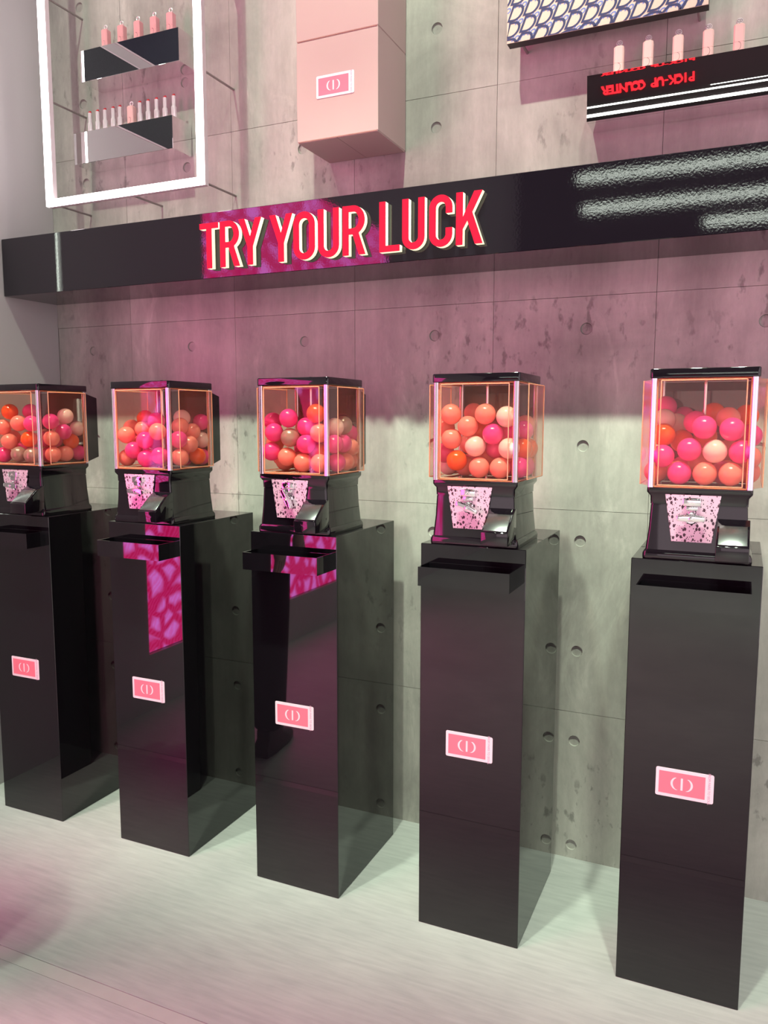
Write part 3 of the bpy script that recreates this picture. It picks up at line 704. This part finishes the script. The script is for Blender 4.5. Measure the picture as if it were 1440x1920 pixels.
def merged(parts, name, mat, xlo, xhi, zlo, zhi):
    vs = []; fs = []
    for me, dx, dz, sc_ in parts:
        q = [(v.co.x*sc_ + dx, v.co.y, v.co.z*sc_ + dz) for v in me.vertices]
        b = len(vs)
        q = [(min(max(x, xlo), xhi), y, min(max(z, zlo), zhi)) for x, y, z in q]
        vs += q; fs += [tuple(b + i for i in p_.vertices) for p_ in me.polygons]
    return MB().add(vs, fs)
lat = []
for a in range(-14, 26):
    for b in range(-6, 20):
        x = -.25 + a*.0425 + b*.009; z = -.01 + a*.0085*1.0 + b*.040
        if -.27 < x < .27 and -.03 < z < .53: lat.append((x, z))
lo, hi = bx0 - bo + .0005, bx1 - bo - .0005
H_ = bz1 - bz0
dl = [(D_big, x, z, 1.0) for x, z in lat]
merged([(word, x + .020, z - .018, 1.0) for x, z in lat], 'blue_lettering', M_LBLUE, lo, hi, .0005, H_-.0005).build('blue_lettering', M_LBLUE, bd, loc=(0, -.0166, 0), smooth=False)
merged(dl, 'navy_lettering', M_NAVY, lo, hi, .0005, H_-.0005).build('navy_lettering', M_NAVY, bd, loc=(0, -.0170, 0), smooth=False)

# ------------------------------------------------------------------ far side of the hall, seen only in the reflections
wo = struct(MB().box(-3.0, 4.5, -7.3, -7.0, 2.2, 4.3).build('wall_opposite', M_BSIDE))
cs_ = thing('counter_sign', 'red lit lettering on the black bulkhead across the hall', 'sign', (0.17, -6.998, 2.80))
M_LRED2 = plain('counter_letter_red', (0.7, 0.01, 0.02), 0.4, emit=(1.0, 0.02, 0.03), estr=1.6, noise=0.02)
txt = 'PICK-UP COUNTER'
for k, ch in enumerate(txt):
    if ch == ' ': continue
    me = text_mesh('letter', ch, .26 if ch != '-' else .26, .03, M_LRED2, offset=.006)
    me.transform(Matrix.Rotation(PI, 4, 'Z') @ Matrix.Scale(0.42, 4, (1,0,0)))
    link('letter', me, cs_, (.41 - k*.0585, .031, 0))
for k, (z, xl) in enumerate(((3.82, -.52), (3.50, -.46), (3.26, .75))):
    t = thing('linear_light', ['highest', 'middle', 'lowest'][k] + ' long white light strip on the bulkhead across the hall', 'light strip', ((xl+4.3)/2, -6.999, z), 'linear lights across the hall')
    hl = (4.3-xl)/2
    MB().box(-hl, hl, .012, .030, -.028, .028).build('diffuser', M_STRIPH, t)
    MB().box(-hl, hl, .0, .012, -.045, .045).build('channel', M_POST, t)

# dark panels on the left wall, mirrored by the shelves
M_PERF = plain('dark_fabric', (0.022, 0.024, 0.034), 0.7, noise=0.5, nscale=300)
M_BLUEP = plain('dark_blue_gloss', (0.035, 0.04, 0.06), 0.2, noise=0.1)
for nm, lab, z0, z1, m_ in (('fabric_panel', 'dark textured panel high on the grey left wall', 2.475, 2.752, M_PERF), ('gloss_panel', 'dark blue glossy panel above the textured one on the left wall', 2.795, 3.6, M_BLUEP)):
    t = thing(nm, lab, 'panel', (X_LEFT, -.85, z0))
    MB().box(0, .008, -.49, .49, .006, z1-z0-.006).build('face', m_, t)
    MB().box(0, .006, -.496, .496, 0, z1-z0).build('frame', M_HOUS, t)

# ------------------------------------------------------------------ visitor in black just left of the picture, mirrored by the middle pedestal
def skin(name, V, E, R, mat, parent, sub=2, root=0):
    me = bpy.data.meshes.new(name); me.from_pydata(V, E, []); o = bpy.data.objects.new(name, me); C.objects.link(o)
    md = o.modifiers.new('s', 'SKIN'); md.use_smooth_shade = True
    for k, r in enumerate(R): me.skin_vertices[0].data[k].radius = (r, r) if not isinstance(r, tuple) else r
    me.skin_vertices[0].data[root].use_root = True
    o.modifiers.new('u', 'SUBSURF').levels = sub
    m2 = bpy.data.meshes.new_from_object(o.evaluated_get(bpy.context.evaluated_depsgraph_get()))
    bpy.data.objects.remove(o); m2.materials.clear(); m2.materials.append(mat)
    for pl in m2.polygons: pl.use_smooth = True
    return link(name, m2, parent)
M_SKIN = plain('skin', (0.62, 0.40, 0.31), 0.5, sss=0.1, noise=0.05)
M_CLOTH = plain('black_wool', (0.012, 0.012, 0.015), 0.85, noise=0.3, nscale=200)
M_TROUS = plain('black_twill', (0.010, 0.010, 0.013), 0.8, noise=0.3, nscale=200)
M_SHOE = plain('black_leather', (0.012, 0.011, 0.011), 0.35, noise=0.2)
M_HAIR = plain('dark_hair', (0.02, 0.014, 0.011), 0.5, noise=0.4, nscale=120)
pe = thing('person', 'person in black coat and black trousers standing with arms hanging down', 'person', (-.53, -1.22, 0))
pe.rotation_euler = (0, 0, PI*0.97)
skin('body', [(0,0,.93),(0,0,1.12),(0,0,1.32),(0,.005,1.44),(0,.02,1.50),(0,.03,1.56),(0,.035,1.62),
              (-.17,0,1.38),(-.205,-.01,1.12),(-.205,.03,.90),(.17,0,1.38),(.205,-.01,1.12),(.205,.03,.90),
              (-.085,0,.88),(-.09,.01,.48),(-.09,-.02,.09),(.085,0,.88),(.10,.02,.48),(.10,-.01,.09)],
     [(0,1),(1,2),(2,3),(3,4),(4,5),(5,6),(3,7),(7,8),(8,9),(3,10),(10,11),(11,12),(0,13),(13,14),(14,15),(0,16),(16,17),(17,18)],
     [.12,.12,.13,.07,.05,.07,.08,.05,.038,.027,.05,.038,.027,.08,.052,.034,.08,.052,.034], M_SKIN, pe)
hd_ = MB(); prof = [(.001,-.125),(.045,-.118),(.062,-.085),(.072,-.035),(.077,.02),(.074,.065),(.055,.10),(.03,.115),(.001,.12)]
hd_.lathe(prof, 20).build('head', M_SKIN, pe, smooth=True, loc=(0,.035,1.61)).scale = (1,1.18,1)
hobj = [o for o in pe.children if o.name.startswith('head')][0]
MB().loft([[(-.012,.07,-.03),(.012,.07,-.03),(.006,.07,.025),(-.006,.07,.025)],[(-.006,.098,-.028),(.006,.098,-.028),(.003,.076,.022),(-.003,.076,.022)]]).build('nose', M_SKIN, hobj, bevel=.003)
for sx in (-1, 1):
    MB().lathe([(.001,-.006),(.009,-.004),(.011,.0),(.009,.004),(.001,.006)], 12, (sx*.028,.066,.012)).build('eye', M_HAIR, hobj, smooth=True)
    MB().lathe([(.001,-.03),(.012,-.02),(.016,.005),(.012,.025),(.001,.03)], 10, (sx*.077,-.005,-.005)).build('ear', M_SKIN, hobj, smooth=True)
MB().box(-.024,.024,.060,.0655,-.063,-.053).build('mouth', M_RED, hobj, bevel=.003)
MB().lathe([(.070,-.10),(.086,-.06),(.088,.0),(.086,.05),(.07,.10),(.035,.128),(.001,.134)], 22, (0,-.018,0)).build('hair', M_HAIR, hobj, smooth=True)
skin('coat', [(0,0,.90),(0,0,1.10),(0,0,1.30),(0,.004,1.43),(-.17,0,1.395),(-.215,-.01,1.13),(-.212,.025,.93),(.17,0,1.395),(.215,-.01,1.13),(.212,.025,.93),(0,0,.70)],
     [(0,1),(1,2),(2,3),(3,4),(4,5),(5,6),(3,7),(7,8),(8,9),(0,10)], [(.175,.135),(.165,.13),(.175,.13),.085,.072,.062,.05,.072,.062,.05,(.18,.14)], M_CLOTH, pe)
skin('trousers', [(0,0,.92),(-.088,0,.80),(-.09,.01,.48),(-.09,-.015,.07),(.088,0,.80),(.10,.02,.48),(.10,-.005,.07)], [(0,1),(1,2),(2,3),(0,4),(4,5),(5,6)], [.13,.105,.082,.072,.105,.082,.072], M_TROUS, pe)
for sx, y in ((-.09,-.015), (.10,-.005)):
    sh = MB().loft([[(sx+px*.042, y+.06+py*.13, z) for px, py in ((-.8,-1),(-1,-.5),(-1,.4),(-.7,.85),(0,1),(.7,.85),(1,.4),(1,-.5),(.8,-1))] for z in (0.0, .03)] + [[(sx+px*.036, y+.03+py*.07, z) for px, py in ((-.8,-1),(-1,-.5),(-1,.4),(-.7,.85),(0,1),(.7,.85),(1,.4),(1,-.5),(.8,-1))] for z in (.065, .10)])
    sh.build('shoe', M_SHOE, pe, bevel=.006)
for s in (-1, 1):
    hx, hz = s*.205, .885
    palm = [(hx,.032,hz),(hx,.04,hz-.05),(hx,.05,hz-.09)]
    V = list(palm); E = [(0,1),(1,2)]; R = [(.022,.030),(.020,.042),(.018,.040)]
    for k, (dy, ln) in enumerate(((-.030,.062),(-.010,.072),(.010,.068),(.030,.054))):
        b0 = len(V); y0 = .05 + dy
        V += [(hx,y0,hz-.095),(hx - s*.006,y0+.003,hz-.095-ln*.5),(hx - s*.018,y0+.004,hz-.095-ln)]; E += [(2,b0),(b0,b0+1),(b0+1,b0+2)]; R += [.0095,.0088,.0075]
    b0 = len(V); V += [(hx - s*.008,.085,hz-.055),(hx - s*.014,.098,hz-.09)]; E += [(1,b0),(b0,b0+1)]; R += [.011,.009]
    skin('hand', V, E, R, M_SKIN, pe, 1)
